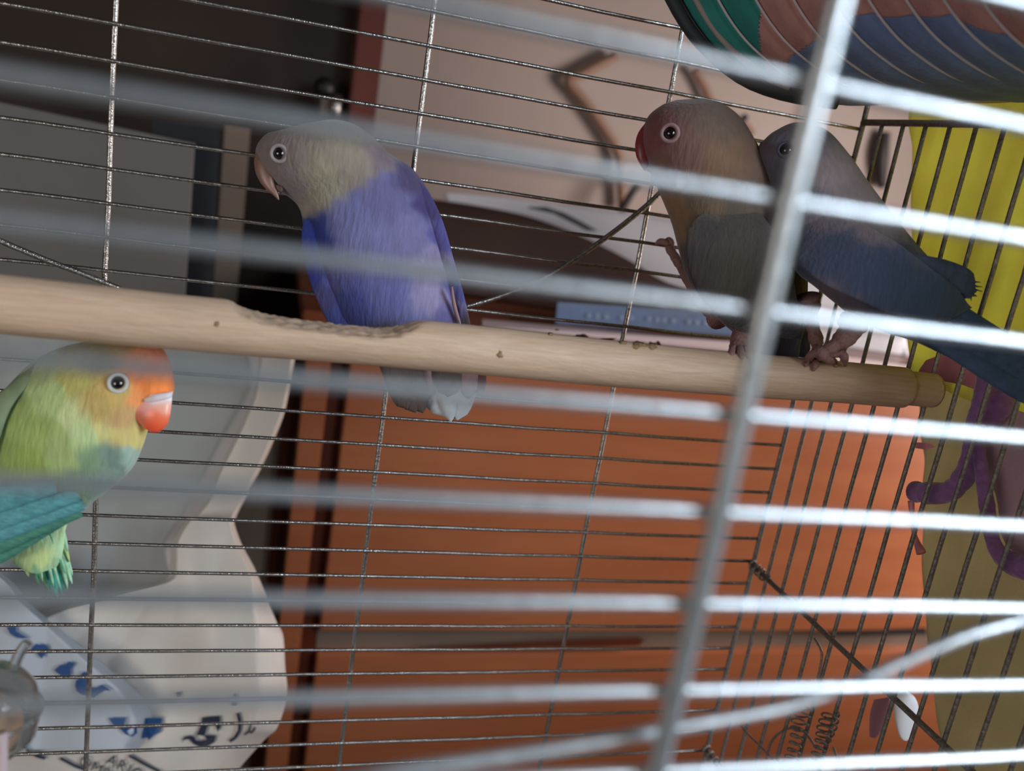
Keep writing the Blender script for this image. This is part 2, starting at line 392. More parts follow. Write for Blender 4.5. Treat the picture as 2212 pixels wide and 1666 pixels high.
# ---------------------------------------------------------------- the cage
CG = OFF + Vector((0, .25, -.42))
cage = empty('bird_cage', CG)
YB, YF, XS, XL = .3985, .1037, .281, -.31
Z0 = .02407; ZT = Z0 + .014 * 6; ZBOT = -.415
def hwire(y, z, r, M, x0=XL, x1=XS, name='horizontal_wire', wob=.0006, sh={}):
    key = (r, M.name)
    if key not in sh:
        pts = [Vector((x0 + (x1 - x0) * i / 40, .0004 * math.sin(i * 1.3) * 0 + wob * .5 * noise.noise(Vector((i * .4, 2, 0))), wob * noise.noise(Vector((i * .35, 0, 0))))) for i in range(41)]
        sh[key] = tube_mesh(name, pts, r, seg=10, rough=.06); sh[key].materials.append(M)
    me = sh[key]
    o = bpy.data.objects.new(name, me); C.objects.link(o); me.polygons.foreach_set('use_smooth', [True] * len(me.polygons))
    o.parent = cage; o.matrix_parent_inverse = cage.matrix_world.inverted(); o.location = OFF + Vector((0, y, z)); return o
def vwire(x, y, z0, z1, r, M, name='vertical_wire', sh={}):
    key = (round(z0, 4), round(z1, 4), r, M.name)
    if key not in sh:
        pts = [Vector((.0004 * noise.noise(Vector((i * .5, 7, 0))), .0004 * noise.noise(Vector((i * .5, 3, 0))), z0 + (z1 - z0) * i / 24)) for i in range(25)]
        sh[key] = tube_mesh(name, pts, r, seg=10, rough=.06); sh[key].materials.append(M)
    me = sh[key]
    o = bpy.data.objects.new(name, me); C.objects.link(o); me.polygons.foreach_set('use_smooth', [True] * len(me.polygons))
    o.parent = cage; o.matrix_parent_inverse = cage.matrix_world.inverted(); o.location = OFF + Vector((x, y, 0)); return o
for k in range(-6, 32):
    z = Z0 - k * .014
    if z > ZBOT: hwire(YB, z, .00085, wire_m)
for x in (-.182, -.06224, .06176, .17643): vwire(x, YB + .0017, ZBOT, ZT, .00115, wire_m)
# front grid, nearest to the eye
for k in range(-5, 31):
    z = .01451 - k * .01497
    if z > ZBOT: hwire(YF + .002, z, .00100, front_m)
for x in (-.178, -.056, .0655, .185): vwire(x, YF, ZBOT, ZT, .00150, front_m)
# right side wall: uprights, top bar, two cross rails with hooked ends
ztop = .0415
for i in range(20):
    y = YB - i * .01533
    vwire(XS, y, ZBOT, ztop if i else ZT, .0010 if i else .0013, dirty_m)
def yrail(z, name='cross_rail', y0=YB, y1=YF, r=.0014, dx=-.002): return tube(name, [OFF + Vector((XS + dx, y0, z)), OFF + Vector((XS + dx, (y0 + y1) / 2, z)), OFF + Vector((XS + dx, y1, z))], r, dirty_m, cage, seg=10)
yrail(ztop, 'top_rail', r=.0016, dx=0)
for z in (-.2012, -.3240):
    r_ = yrail(z)
    pts = [OFF + Vector((XS - .002 + .0026 * math.cos(a), YB - .001 - .0008 * a, z + .0026 * math.sin(a))) for a in [i * .6 for i in range(34)]]
    tube('hook', pts, .0007, dirty_m, r_, seg=8)
# left side wall and floor grid edges, outside the picture
for i in range(0, 20, 1):
    vwire(XL, YB - i * .01533, ZBOT, ztop, .0010, dirty_m)
# bracing wire bent across the back grid, and a bent door wire across the front
tube('brace_wire', [atY(x, y, YB - .003) for x, y in [(985, 668), (1080, 640), (1190, 592), (1300, 520), (1390, 450), (1440, 402), (1500, 340)]], .0013, wire_m, cage, n=40)
tube('brace_wire', [atY(x, y, YB - .003) for x, y in [(-80, 478), (0, 520), (100, 562), (215, 606), (330, 655)]], .0012, wire_m, cage, n=30)
tube('door_wire', [atY(x, y, YF + .0045) for x, y in [(700, 1700), (850, 1668), (1100, 1633), (1300, 1602), (1390, 1585), (1480, 1568), (1600, 1548), (1710, 1524), (1830, 1482), (1950, 1430), (2080, 1376), (2212, 1338), (2300, 1300)]], .0011, front_m, cage, n=60)
# springs of wire on the side wall
for (a, b) in (((1738, 1520), (1700, 1690)), ((1796, 1540), (1748, 1690))):
    pts = []
    for i in range(150):
        u = i / 149; x = a[0] + (b[0] - a[0]) * u; y = a[1] + (b[1] - a[1]) * u; th = u * 2 * math.pi * 11
        rr = 15 + 4 * math.sin(u * 9)
        pts.append(atX(x + rr * math.cos(th), y + .4 * rr * math.sin(th) + 3 * math.sin(th), XS - .003) + Vector((.002 * math.sin(th), 0, 0)))
    tube('wire_spring', pts, .0005, dirty_m, cage, seg=6)
for P in ([(1590, 1555), (1615, 1585), (1650, 1620), (1690, 1662)], [(1655, 1640), (1668, 1600), (1700, 1575), (1735, 1580), (1762, 1615)], [(1760, 1380), (1775, 1410), (1770, 1450), (1758, 1490)], [(1800, 1615), (1808, 1640), (1812, 1670)]):
    tube('loose_wire', [atX(x, y, XS - .004) for x, y in P], .0006, dirty_m, cage, n=24, seg=8)
# tray, roof bars
tray_m = mat('grey_tray', L(120, 118, 116), .5)
box('tray', (XL - .01, YF - .01, -.450), (XS + .01, YB + .012, ZBOT), tray_m, cage, .004)
for x in (XL, XS):
    tube('roof_bar', [OFF + Vector((x, YF, ZT)), OFF + Vector((x, YB, ZT))], .0015, wire_m, cage, seg=8)
tag(cage, 'galvanised wire bird cage of horizontal bars seen from close by', 'cage')
st_ = empty('cage_table', OFF + Vector((0, .25, -1.2)))
box('tabletop', (-.36, .05, -.475), (.36, .50, -.4505), frame_m, st_, .003)
for sx in (-.34, .31):
    for sy in (.07, .45): box('leg', (sx, sy, -1.2), (sx + .03, sy + .03, -.475), frame_m, st_)
tag(st_, 'plain wooden table carrying the bird cage', 'table')

# ---------------------------------------------------------------- perch: a gnawed wooden stick
def perch():
    n, seg = 420, 72; YP, ZP = .30, -.0692; R = []
    notch = [(380, 0), (485, 0), (498, .0012), (512, .0030), (540, .0046), (575, .0058), (640, .0062), (740, .0068), (810, .0068), (850, .0056), (875, .0034), (905, .0006), (925, 0), (2300, 0)]
    for i in range(n):
        x = XL + .002 + (XS - .006 - XL) * i / (n - 1)
        px = pix(OFF + Vector((x, YP, ZP)))[0]
        cut = 0
        for (a, ca), (b, cb) in zip(notch, notch[1:]):
            if a <= px < b: cut = ca + (cb - ca) * (px - a) / (b - a)
        r = .0094 - .006 * (x + .1) * 0.55 if x < .1 else .0094 - .006 * .2 * .55 - .0008 * (x - .1)
        r = min(r, .0100)
        z_ = ZP - .0012 * math.exp(-((x - .06) / .09) ** 2) + .0005 * math.sin(x * 30)
        if x > .262: r *= .85
        ring = []
        for j in range(seg):
            th = 2 * math.pi * j / seg; rr = r * (1 + .018 * noise.noise(Vector((x * 40, math.cos(th) * 1.5, math.sin(th) * 1.5))))
            y, z = rr * math.cos(th), rr * math.sin(th)
            if cut:
                top = r - cut + .0008 * noise.noise(Vector((x * 500, y * 300, 0))) + .0004 * noise.noise(Vector((x * 1400, y * 900, 0)))
                if z > top: z = top + .12 * (z - top) * (1 + 2 * abs(noise.noise(Vector((x * 700, y * 700, 5)))))
            ring.append(OFF + Vector((x, YP + y, z_ + z)))
        R.append(ring)
    return rings('wooden_perch', R)
perch_m = wood('perch_wood', L(192, 160, 134), L(208, 178, 152), 60, .55, (1, 12, 12), 0)
nt = perch_m.node_tree; N = nt.nodes; K = nt.links
n2 = N.new('ShaderNodeTexNoise'); n2.inputs['Scale'].default_value = 900; tc = N.new('ShaderNodeTexCoord'); mp2 = N.new('ShaderNodeMapping'); mp2.inputs['Scale'].default_value = (.25, 1, 1)
bp = N.new('ShaderNodeBump'); bp.inputs['Strength'].default_value = .35; bp.inputs['Distance'].default_value = .0006
K.new(tc.outputs['Object'], mp2.inputs[0]); K.new(mp2.outputs[0], n2.inputs['Vector']); K.new(n2.outputs['Fac'], bp.inputs['Height']); K.new(bp.outputs[0], N['Principled BSDF'].inputs['Normal'])
po = obj('wooden_perch', perch(), perch_m)
tag(po, 'long pale wooden perch with a gnawed notch, crossing the cage', 'perch')
ptree = surf(po)
drop_m = mat('dried_droppings', L(150, 120, 84), .9, 0, 800, .4, .8, 900)
def crust(x, y, rx, ry, seed):
    rnd = random.Random(seed); pts = []
    for i in range(14):
        a = 2 * math.pi * i / 14; q = 1 + rnd.uniform(-.35, .35)
        pts.append((x + rx * q * math.cos(a), y + ry * q * math.sin(a)))
    P = [hit(ptree, *p)[0] for p in pts]; c, n_ = hit(ptree, x, y)
    vs = P + [c + n_ * .0005] + [p.lerp(c, .5) + n_ * .0005 * rnd.uniform(.6, 1.3) for p in P]; k = len(P); fs = []
    for i in range(k):
        j = (i + 1) % k; fs += [(i, j, k + 1 + j, k + 1 + i), (k + 1 + i, k + 1 + j, k)]
    return obj('crust', mesh('crust', vs, fs), drop_m, po)
for a in ((1080, 766, 7, 8, 1), (1380, 745, 16, 9, 2), (1408, 748, 14, 8, 3), (1422, 744, 7, 8, 4), (1190, 722, 6, 3, 5), (1255, 726, 14, 4, 6), (1310, 733, 20, 4, 7), (1203, 713, 5, 2, 8), (468, 700, 6, 7, 9), (1040, 699, 3, 2, 10), (1345, 740, 10, 4, 11)): crust(*a)

# ---------------------------------------------------------------- birds
feath = lambda name, **k: mat(name, attr='plumage', rough=.85, noise_scale=260, noise_amt=.14, bump=.55, bump_scale=420, stretch=(1.6, 1.6, .35), sheen=.25, **k)
eye_m = mat('eye_black', L(14, 10, 14), .08, coat=1)
def eye(tree, x, y, rpx, ringpx, ring_m, parent, D=.36, ell=1.0):
    c, n_ = hit(tree, x, y, D); dist = (c - OFF).length; d = -(c - OFF).normalized(); n_ = (n_ + d * 1.2).normalized()
    r = rpx * dist / F; rr = ringpx * dist / F
    e = ball('eye', c - n_ * r * .25, r, eye_m, parent, sq=(1, 1, .8), axis=n_)
    q = n_.to_track_quat('Z', 'Y'); pts = [c + n_ * r * .10 + q @ Vector(((r + rr) / 2 * math.cos(a), (r + rr) / 2 * math.sin(a) * ell, 0)) for a in [i * math.pi / 16 for i in range(32)]]
    tube('eye_ring', pts, (rr - r) / 2 * 1.05, ring_m, e, closed=True, seg=10)
    return e
def claw(name, pts, r0, M, parent, D=None):
    return tube(name, pts, [r0] * (len(pts) - 1) + [r0 * .35], M, parent, n=16, seg=10)

# ---- A: violet bird seen from the back, clinging before the back grid
A = empty('lovebird', atD(860, 700, .368)); DA = .362
stA = [(612, 290, 650, 268, .345, .8), (578, 288, 715, 258, .346, .9), (553, 320, 765, 268, .348, .85), (560, 362, 805, 296, .350, .85), (592, 402, 840, 330, .353, .8), (640, 440, 888, 362, .357, .72), (654, 480, 925, 412, .360, .68), (653, 535, 954, 480, .362, .66),
       (664, 590, 976, 555, .364, .64), (688, 645, 995, 620, .366, .62), (715, 700, 1004, 690, .368, .58), (765, 745, 995, 745, .370, .5), (830, 775, 975, 775, .372, .4), (880, 792, 950, 792, .373, .3)]
me = pair_loft('body', stA, n=200, seg=128)
blobA = [(575, 330, 40, (118, 108, 110)), (640, 310, 60, (112, 100, 96)), (700, 320, 60, (122, 110, 98)), (620, 400, 50, (124, 114, 116)), (640, 430, 40, (128, 120, 116)), (700, 370, 60, (136, 128, 108)), (760, 340, 60, (124, 112, 98)),
    (700, 415, 45, (140, 134, 116)), (760, 370, 45, (124, 114, 104)), (820, 330, 40, (104, 90, 96)), (665, 445, 25, (140, 132, 118)),
    (682, 496, 44, (22, 38, 112)), (668, 530, 50, (16, 30, 100)), (676, 580, 44, (30, 36, 104)), (705, 545, 26, (28, 42, 116)), (750, 470, 55, (98, 100, 144)), (830, 430, 60, (92, 88, 128)), (880, 390, 34, (60, 50, 84)), (925, 440, 32, (58, 50, 96)), (955, 510, 32, (72, 68, 124)),
    (800, 520, 70, (104, 104, 146)), (880, 520, 55, (102, 98, 136)), (920, 570, 40, (122, 114, 142)), (985, 610, 28, (72, 72, 128)), (740, 590, 55, (82, 84, 142)), (700, 640, 35, (64, 58, 104)), (760, 660, 50, (62, 70, 134)), (840, 640, 60, (92, 94, 146)), (920, 650, 45, (134, 124, 158)), (890, 690, 40, (104, 106, 154)), (960, 680, 25, (90, 84, 130)), (870, 770, 90, (70, 60, 66))]
paint(me, blobA, k=1.3, jag=14, jscale=260, sig=.85)
fA = feath('violet_plumage'); bA = obj('body', me, fA, A); tA = surf(bA)
pale_ring = mat('pale_eye_ring', L(146, 134, 134), .7)
eye(tA, 603, 332, 12, 20, pale_ring, A)
beakA_m = mat('horn_beak', L(140, 108, 96), .35, 0, 200, .15)
bk_ = obj('beak', pair_loft('beak', [(556, 325, 585, 345, .344), (549, 345, 592, 368, .344), (552, 372, 592, 390, .344), (561, 392, 594, 404, .344), (574, 408, 599, 414, .344), (588, 420, 602, 424, .344), (601, 432, 603, 432, .344)], .55, n=40, seg=24), beakA_m, A)
obj('lower_beak', pair_loft('lower_beak', [(590, 398, 612, 402, .345), (592, 406, 612, 410, .345), (597, 412, 610, 416, .345)], .6, n=12, seg=16), mat('dark_beak', L(84, 62, 50), .5), bk_)
violet_m = mat('violet_feather', L(96, 96, 150, 1.9), .75, 0, 500, .25, .4, 700, (3, 3, .4))
navyf_m = mat('deep_blue_feather', L(36, 50, 120, 1.9), .75, 0, 500, .25, .4, 700, (3, 3, .4))
brownf_m = mat('dusky_brown_feather', L(84, 72, 68, 1.3), .7, 0, 500, .2, .3, 700, (3, 3, .4))
palef_m = mat('pale_blue_feather', L(184, 190, 198, 1.2), .7, 0, 300, .1)
rosef_m = mat('rosy_grey_feather', L(140, 112, 114, 1.3), .7, 0, 300, .15)
def pwing(st, ratio, fm, blobs, k, parent, n=80, seg=48, **kw):
    me = pair_loft('wing', st, ratio, n=n, seg=seg); paint(me, blobs, k=k, **kw); return obj('wing', me, fm, parent)
pwing([(658, 474, 690, 462, .352), (652, 500, 704, 486, .351), (653, 540, 716, 540, .3505), (663, 590, 732, 600, .3525), (685, 650, 756, 660, .3555), (712, 705, 776, 720, .359), (750, 765, 800, 770, .364)], .14, fA, blobA, 1.3, A, jag=10, sig=.85)
pwing([(868, 362, 886, 372, .354), (892, 400, 926, 415, .353), (915, 450, 957, 480, .352), (945, 530, 980, 560, .353), (966, 600, 1000, 630, .355), (984, 660, 1014, 690, .357), (998, 720, 1022, 740, .360)], .22, fA, blobA, 1.3, A, jag=10, sig=.85)
for b, t, wd, mm, dd in (((905, 560), (930, 700), 40, mat('lilac_feather', L(118, 112, 146, 1.6), .8, 0, 300, .25, .5, 500), .3475), ((976, 620), (996, 705), 9, rosef_m, .349)):
    feather('covert_feather', b, t, wd, dd, dd + .009, mm, A, curve=4)
for b, t, wd, mm, c_ in (((770, 680), (905, 862), 74, brownf_m, 14), ((785, 690), (880, 884), 60, brownf_m, 14), ((800, 690), (898, 892), 56, brownf_m, 10), ((830, 700), (914, 893), 50, brownf_m, 8)):
    feather('flight_feather', b, t, wd, .372 - c_ * .0001, .378 - c_ * .0002, mm, A, curve=-c_, point=.75)
for b, t, wd, mm, dd in (((905, 720), (962, 900), 84, palef_m, .381), ((1000, 720), (988, 908), 76, palef_m, .3805), ((950, 700), (974, 912), 50, palef_m, .3795), ((975, 730), (966, 858), 74, brownf_m, .3780), ((905, 740), (930, 862), 50, rosef_m, .3792), ((1010, 740), (1012, 862), 48, rosef_m, .3785), ((1024, 720), (1038, 856), 36, mat('maroon_feather', L(86, 52, 48, 1.4), .7), .379)):
    feather('tail_feather', b, t, wd, dd - .004, dd, mm, A, point=.55)
tag(A, 'violet-blue lovebird with whitish head, seen from behind, above the notched perch', 'bird')

# ---- B: rosy-faced bird with dark wing, side on
B = empty('lovebird', atD(1620, 745, .372))
stB = [(1462, 216, 1520, 212, .352, .9), (1432, 226, 1562, 224, .352, .95), (1400, 252, 1602, 256, .353, .9), (1388, 290, 1630, 300, .354, .85), (1390, 330, 1655, 345, .356, .82), (1405, 372, 1680, 392, .358, .8), (1428, 425, 1705, 440, .361, .8), (1450, 480, 1726, 500, .364, .8), (1466, 540, 1742, 560, .367, .8),
       (1482, 595, 1745, 615, .369, .78), (1512, 648, 1742, 668, .371, .75), (1560, 698, 1738, 710, .373, .7), (1604, 735, 1730, 742, .374, .6), (1630, 768, 1725, 772, .375, .45), (1660, 800, 1712, 802, .376, .4)]
me = pair_loft('body', stB, n=180, seg=112)
blobB = [(1420, 250, 40, (96, 56, 54)), (1400, 300, 34, (104, 58, 60)), (1480, 230, 40, (86, 66, 58)), (1560, 260, 55, (88, 72, 62)), (1450, 290, 34, (98, 66, 64)), (1440, 360, 40, (104, 74, 68)), (1500, 330, 40, (96, 70, 62)), (1560, 350, 60, (104, 78, 60)), (1620, 360, 50, (96, 74, 60)), (1430, 430, 40, (112, 88, 66)), (1460, 490, 35, (108, 84, 62)),
    (1540, 440, 40, (94, 80, 64)), (1620, 430, 50, (84, 72, 62)), (1525, 510, 45, (64, 58, 58)), (1600, 500, 60, (72, 66, 58)), (1500, 590, 50, (60, 50, 50)), (1600, 600, 70, (66, 58, 50)), (1690, 500, 60, (70, 64, 64)), (1620, 690, 60, (56, 50, 54)), (1710, 740, 40, (38, 38, 52))]
paint(me, blobB, k=1.75, jag=12, jscale=200, sig=.9)
fB = feath('rosy_plumage'); bB = obj('body', me, fB, B); tB = surf(bB)
eye(tB, 1447, 288, 12.5, 21, mat('pinkish_eye_ring', L(156, 122, 122), .7), B)
beakB_m = mat('red_beak', L(140, 60, 66), .35, 0, 200, .15)
b_ = obj('beak', pair_loft('beak', [(1392, 268, 1408, 286, .352), (1378, 288, 1412, 306, .352), (1372, 312, 1412, 328, .352), (1374, 336, 1406, 346, .352), (1382, 354, 1400, 358, .352), (1391, 368, 1396, 369, .352)], .6, n=40, seg=24), beakB_m, B)
obj('lower_beak', pair_loft('lower_beak', [(1396, 352, 1414, 350, .353), (1395, 362, 1412, 366, .353), (1398, 370, 1407, 374, .353)], .6, n=12, seg=16), beakB_m, b_)
pwing([(1560, 440, 1600, 432, .350), (1500, 476, 1650, 470, .3425), (1482, 520, 1690, 530, .3405), (1486, 580, 1712, 595, .342), (1508, 635, 1722, 650, .345), (1550, 685, 1728, 700, .350), (1612, 720, 1732, 735, .357)], .12, fB, blobB, 1.05, B, jag=12, sig=.9)
leg_m = mat('pinkish_leg_skin', L(150, 112, 108), .6, 0, 900, .25, .6, 900)
legB = tube('leg', [atD(1560, 690, .375), atD(1520, 640, .385), atD(1492, 612, .395), atD(1468, 572, .412), atD(1446, 536, .424)], [.0055, .0045, .0028, .0022, .0022], leg_m, B, n=40, seg=14, rough=.3)
gy = YB - .001
for pts in ([(1448, 538), (1440, 526), (1426, 522), (1416, 527)], [(1448, 538), (1450, 526), (1444, 519), (1434, 523)], [(1450, 540), (1462, 560), (1478, 566), (1484, 585)], [(1474, 580), (1490, 570), (1500, 580), (1494, 600)]):
    claw('toe', [atY(x, y, gy - .0015 - .002 * (i == 1)) for i, (x, y) in enumerate(pts)], .0016, leg_m, legB)
leg2 = tube('leg', [atD(1640, 690, .372), atD(1606, 718, .362), atD(1592, 748, .356), atD(1598, 764, .352)], [.0055, .004, .003, .0028], leg_m, B, n=30, seg=14, rough=.3)
for dx in (-14, 0, 14):
    claw('toe', [atD(1598, 760, .352), atD(1598 + dx, 752, .347), atD(1600 + dx * 1.5, 768, .342), atD(1600 + dx * 1.6, 784, .3405)], .0014, leg_m, leg2)
for b, t, wd in (((1660, 640), (1742, 772), 60), ((1640, 660), (1700, 775), 60), ((1690, 640), (1735, 745), 50)):
    feather('tail_feather', b, t, wd, .376, .380, mat('dark_tail_feather', L(48, 48, 60, 2), .8, 0, 300, .2), B)
tag(B, 'rosy-faced olive lovebird with dusky wings facing left, one foot on the back bars', 'bird')

# ---- C: grey bird leaning left with blue-black wing and long tail to the right
Cb = empty('lovebird', atD(1800, 780, .35))
stC = [(1640, 322, 1648, 305, .350, .9), (1642, 340, 1672, 284, .350, .9), (1660, 385, 1722, 264, .350, .85), (1680, 440, 1784, 280, .349, .8), (1692, 500, 1832, 330, .348, .78), (1702, 550, 1878, 395, .348, .75), (1722, 590, 1925, 458, .348, .72), (1758, 618, 1968, 512, .347, .7),
       (1800, 652, 2010, 560, .346, .68), (1850, 690, 2045, 600, .345, .62), (1910, 718, 2078, 640, .343, .55), (1975, 738, 2110, 690, .341, .45), (2040, 768, 2140, 722, .338, .35), (2090, 790, 2160, 750, .336, .3)]
me = pair_loft('body', stC, n=180, seg=112)
blobC = [(1650, 312, 22, (72, 60, 66)), (1700, 300, 50, (84, 78, 90)), (1680, 370, 40, (72, 70, 84)), (1760, 300, 40, (92, 86, 94)), (1720, 430, 50, (70, 68, 78)), (1800, 360, 55, (112, 100, 102)), (1850, 430, 50, (100, 88, 90)), (1900, 480, 50, (92, 82, 86)), (1780, 460, 45, (90, 80, 88)), (1730, 520, 40, (60, 62, 78)),
    (1800, 560, 60, (48, 54, 72)), (1900, 600, 70, (44, 54, 74)), (1980, 620, 60, (40, 54, 74)), (1780, 640, 40, (80, 70, 78)), (1840, 680, 45, (76, 68, 80)), (1930, 710, 40, (62, 64, 80)), (2000, 560, 40, (62, 66, 80)), (2060, 700, 60, (46, 58, 74))]
paint(me, blobC, k=1.85, jag=10, jscale=200, sig=.9)
fC = feath('grey_plumage'); bC = obj('body', me, fC, Cb); tC = surf(bC)
eye(tC, 1698, 324, 12, 18, mat('grey_eye_ring', L(84, 80, 96), .8), Cb)
obj('beak', pair_loft('beak', [(1640, 328, 1650, 306, .350), (1632, 332, 1642, 310, .350), (1636, 346, 1645, 340, .350), (1642, 356, 1644, 355, .350)], .5, n=24, seg=16), mat('dark_grey_beak', L(96, 78, 84), .4), Cb)
wC_m = mat('blue_black_wing', L(46, 56, 76, 2.4), .8, 0, 250, .25, .5, 500, (2, 2, .5))
pwing([(1722, 500, 1760, 450, .336), (1722, 560, 1840, 474, .330), (1752, 595, 1930, 520, .326), (1800, 625, 1985, 560, .325), (1870, 655, 2030, 595, .325), (1950, 690, 2068, 625, .327), (2020, 700, 2090, 655, .329), (2068, 682, 2100, 665, .331)], .12, fC, blobC, 1.75, Cb, jag=12, sig=.9)
for b, t, wd in (((1960, 560), (2108, 612), 44), ((1950, 590), (2110, 630), 44), ((1940, 610), (2090, 640), 46)):
    feather('flight_feather', b, t, wd, .326, .331, wC_m, Cb, curve=-6, point=.8)
for k in range(10):
    y0 = 594 + k * 5
    tube('barb', [atD(2070, y0, .331), atD(2098, y0 + 4, .331), atD(2118 - abs(k - 4) * 4 + (k % 3) * 4, y0 + 6 + (k % 2) * 5, .331)], [.0007, .0005, .00012], wC_m, Cb, seg=6)
tailC_m = mat('blue_tail_feather', L(50, 66, 88, 2.2), .8, 0, 250, .2, .4, 500)
for b, t, wd in (((2020, 660), (2290, 850), 56), ((2010, 690), (2270, 862), 54), ((1990, 715), (2250, 868), 50), ((2040, 650), (2300, 835), 50)):
    feather('tail_feather', b, t, wd, .335, .318, tailC_m, Cb, point=.85)
legC = tube('leg', [atD(1846, 690, .345), atD(1832, 722, .343), atD(1800, 748, .342), atD(1768, 768, .344)], [.0062, .0044, .0029, .0030], leg_m, Cb, n=40, seg=14, rough=.3)
for pts in ([(1770, 766), (1756, 764), (1746, 778), (1740, 790)], [(1776, 770), (1768, 776), (1762, 786), (1757, 800)], [(1784, 764), (1806, 764), (1816, 764), (1824, 772), (1826, 790)], [(1780, 772), (1790, 776), (1800, 782), (1806, 792)]):
    P = []
    for i, (x, y) in enumerate(pts):
        h = ptree.ray_cast(OFF, ray(x, y).normalized())[0]
        P.append(atD(x, y, .345) if h is None else h - ray(x, y) * .0012)
    claw('toe', P, .0017, leg_m, legC)
legC2 = tube('leg', [atD(1745, 640, .352), atD(1752, 690, .356), atD(1766, 745, .358)], [.005, .0032, .0026], leg_m, Cb, n=24, seg=12, rough=.3)
for dx in (-8, 6): claw('toe', [atD(1766, 742, .358), atD(1768 + dx, 760, .354), atD(1770 + dx * 1.4, 772, .3525)], .0015, leg_m, legC2)
tag(Cb, 'grey lovebird with blue-black wings and tail leaning left on the perch at right', 'bird')

# ---- E: green bird with orange forehead, lower left
Eb = empty('lovebird', atD(60, 1200, .325))
stE = [(366, 778, 374, 808, .318, .9), (350, 752, 374, 850, .318, .9), (312, 738, 340, 902, .319, .85), (262, 732, 322, 925, .320, .82), (205, 735, 310, 960, .321, .8), (140, 748, 290, 1005, .322, .78), (84, 772, 252, 1046, .323, .76), (30, 820, 205, 1082, .324, .74),
       (-20, 880, 150, 1122, .325, .72), (-60, 950, 96, 1160, .326, .7), (-90, 1020, 40, 1192, .327, .66), (-110, 1090, -10, 1214, .328, .6), (-110, 1150, -50, 1222, .329, .5)]
me = pair_loft('body', stE, n=200, seg=128)
paint(me, [(350, 790, 34, (206, 110, 60)), (340, 840, 34, (214, 116, 56)), (290, 790, 34, (190, 112, 64)), (300, 860, 26, (204, 128, 74)), (250, 760, 34, (140, 110, 66)), (200, 760, 44, (118, 108, 72)), (240, 850, 40, (166, 140, 82)), (270, 900, 36, (166, 134, 88)), (200, 880, 40, (158, 136, 80)), (160, 820, 36, (156, 150, 84)),
    (300, 940, 26, (186, 172, 104)), (260, 945, 26, (176, 160, 100)), (220, 930, 26, (178, 170, 110)), (165, 900, 34, (168, 180, 128)), (180, 945, 34, (164, 184, 132)), (80, 810, 36, (132, 148, 104)), (100, 860, 40, (150, 168, 112)), (20, 830, 34, (70, 90, 76)), (10, 880, 40, (104, 124, 62)), (60, 920, 50, (132, 150, 82)),
    (240, 985, 30, (102, 124, 112)), (285, 990, 22, (140, 160, 146)), (195, 990, 36, (110, 134, 104)), (130, 980, 44, (140, 156, 98)), (60, 1010, 50, (124, 140, 66)), (0, 980, 50, (112, 132, 66)), (160, 1040, 34, (112, 132, 98)), (220, 1040, 30, (116, 138, 122)), (90, 1055, 34, (120, 130, 86)),
    (140, 1100, 30, (74, 116, 104)), (60, 1100, 36, (72, 112, 116)), (0, 1090, 44, (70, 112, 126)), (40, 1160, 50, (64, 108, 112)), (100, 1140, 30, (58, 100, 88)), (-50, 1150, 60, (60, 104, 110))], k=1.5, jag=12, jscale=220, sig=.85)
bE = obj('body', me, feath('green_plumage'), Eb); tE = surf(bE)
eye(tE, 255, 828, 13, 20.5, mat('white_eye_ring', L(196, 194, 190), .7), Eb, D=.31)
bE_m = mat('orange_red_beak', attr='plumage', rough=.35)
me = pair_loft('beak', [(306, 856, 373, 846, .311), (298, 868, 372, 858, .311), (290, 884, 371, 872, .310), (291, 900, 368, 896, .3095), (302, 916, 362, 916, .3095), (316, 928, 352, 928, .3095), (326, 934, 342, 934, .3095)], .55, n=60, seg=40)
paint(me, [(345, 852, 22, (214, 196, 204)), (300, 872, 24, (188, 140, 136)), (350, 880, 18, (206, 130, 112)), (300, 900, 22, (160, 86, 68)), (340, 905, 22, (200, 86, 56)), (335, 930, 24, (196, 66, 40))], k=2.0)
be = obj('beak', me, bE_m, Eb)
obj('cere', pair_loft('cere', [(310, 862, 314, 870, .308), (334, 852, 338, 868, .307), (360, 848, 362, 862, .3075), (371, 846, 372, 858, .309)], .6, n=16, seg=16), mat('white_cere', L(226, 212, 218), .5), be)
tealE = mat('teal_wing_feather', L(66, 116, 122, 1.9), .75, 0, 300, .3, .4, 600, (1, 1, 3))
tealE2 = mat('deep_green_wing_feather', L(54, 100, 86, 1.9), .75, 0, 300, .3, .4, 600, (1, 1, 3))
for b, t, wd, mm, dd in (((170, 1070), (-60, 1140), 50, tealE, .300), ((180, 1090), (-60, 1170), 46, tealE, .3015), ((175, 1105), (-50, 1195), 44, tealE2, .303), ((160, 1110), (-30, 1216), 40, tealE2, .305), ((120, 1050), (-80, 1100), 60, tealE, .2985)):
    feather('flight_feather', b, t, wd, dd, dd + .003, mm, Eb, curve=3, point=.8)
tq = mat('turquoise_tail_feather', L(40, 128, 116, 1.8), .7, 0, 400, .3); gr = mat('green_tail_feather', L(74, 130, 100, 1.7), .7, 0, 400, .3)
mi = mat('mint_tail_feather', L(140, 176, 146, 1.5), .7, 0, 400, .3); yg = mat('yellow_green_tail_feather', L(150, 170, 112, 1.5), .7, 0, 300, .2)
me = pair_loft('undertail', [(20, 1120, 165, 1085, .3175), (10, 1165, 150, 1120, .3172), (18, 1200, 140, 1150, .3170), (36, 1222, 138, 1180, .3168), (60, 1236, 132, 1206, .3168), (82, 1240, 122, 1226, .3168)], .16, n=50, seg=48)
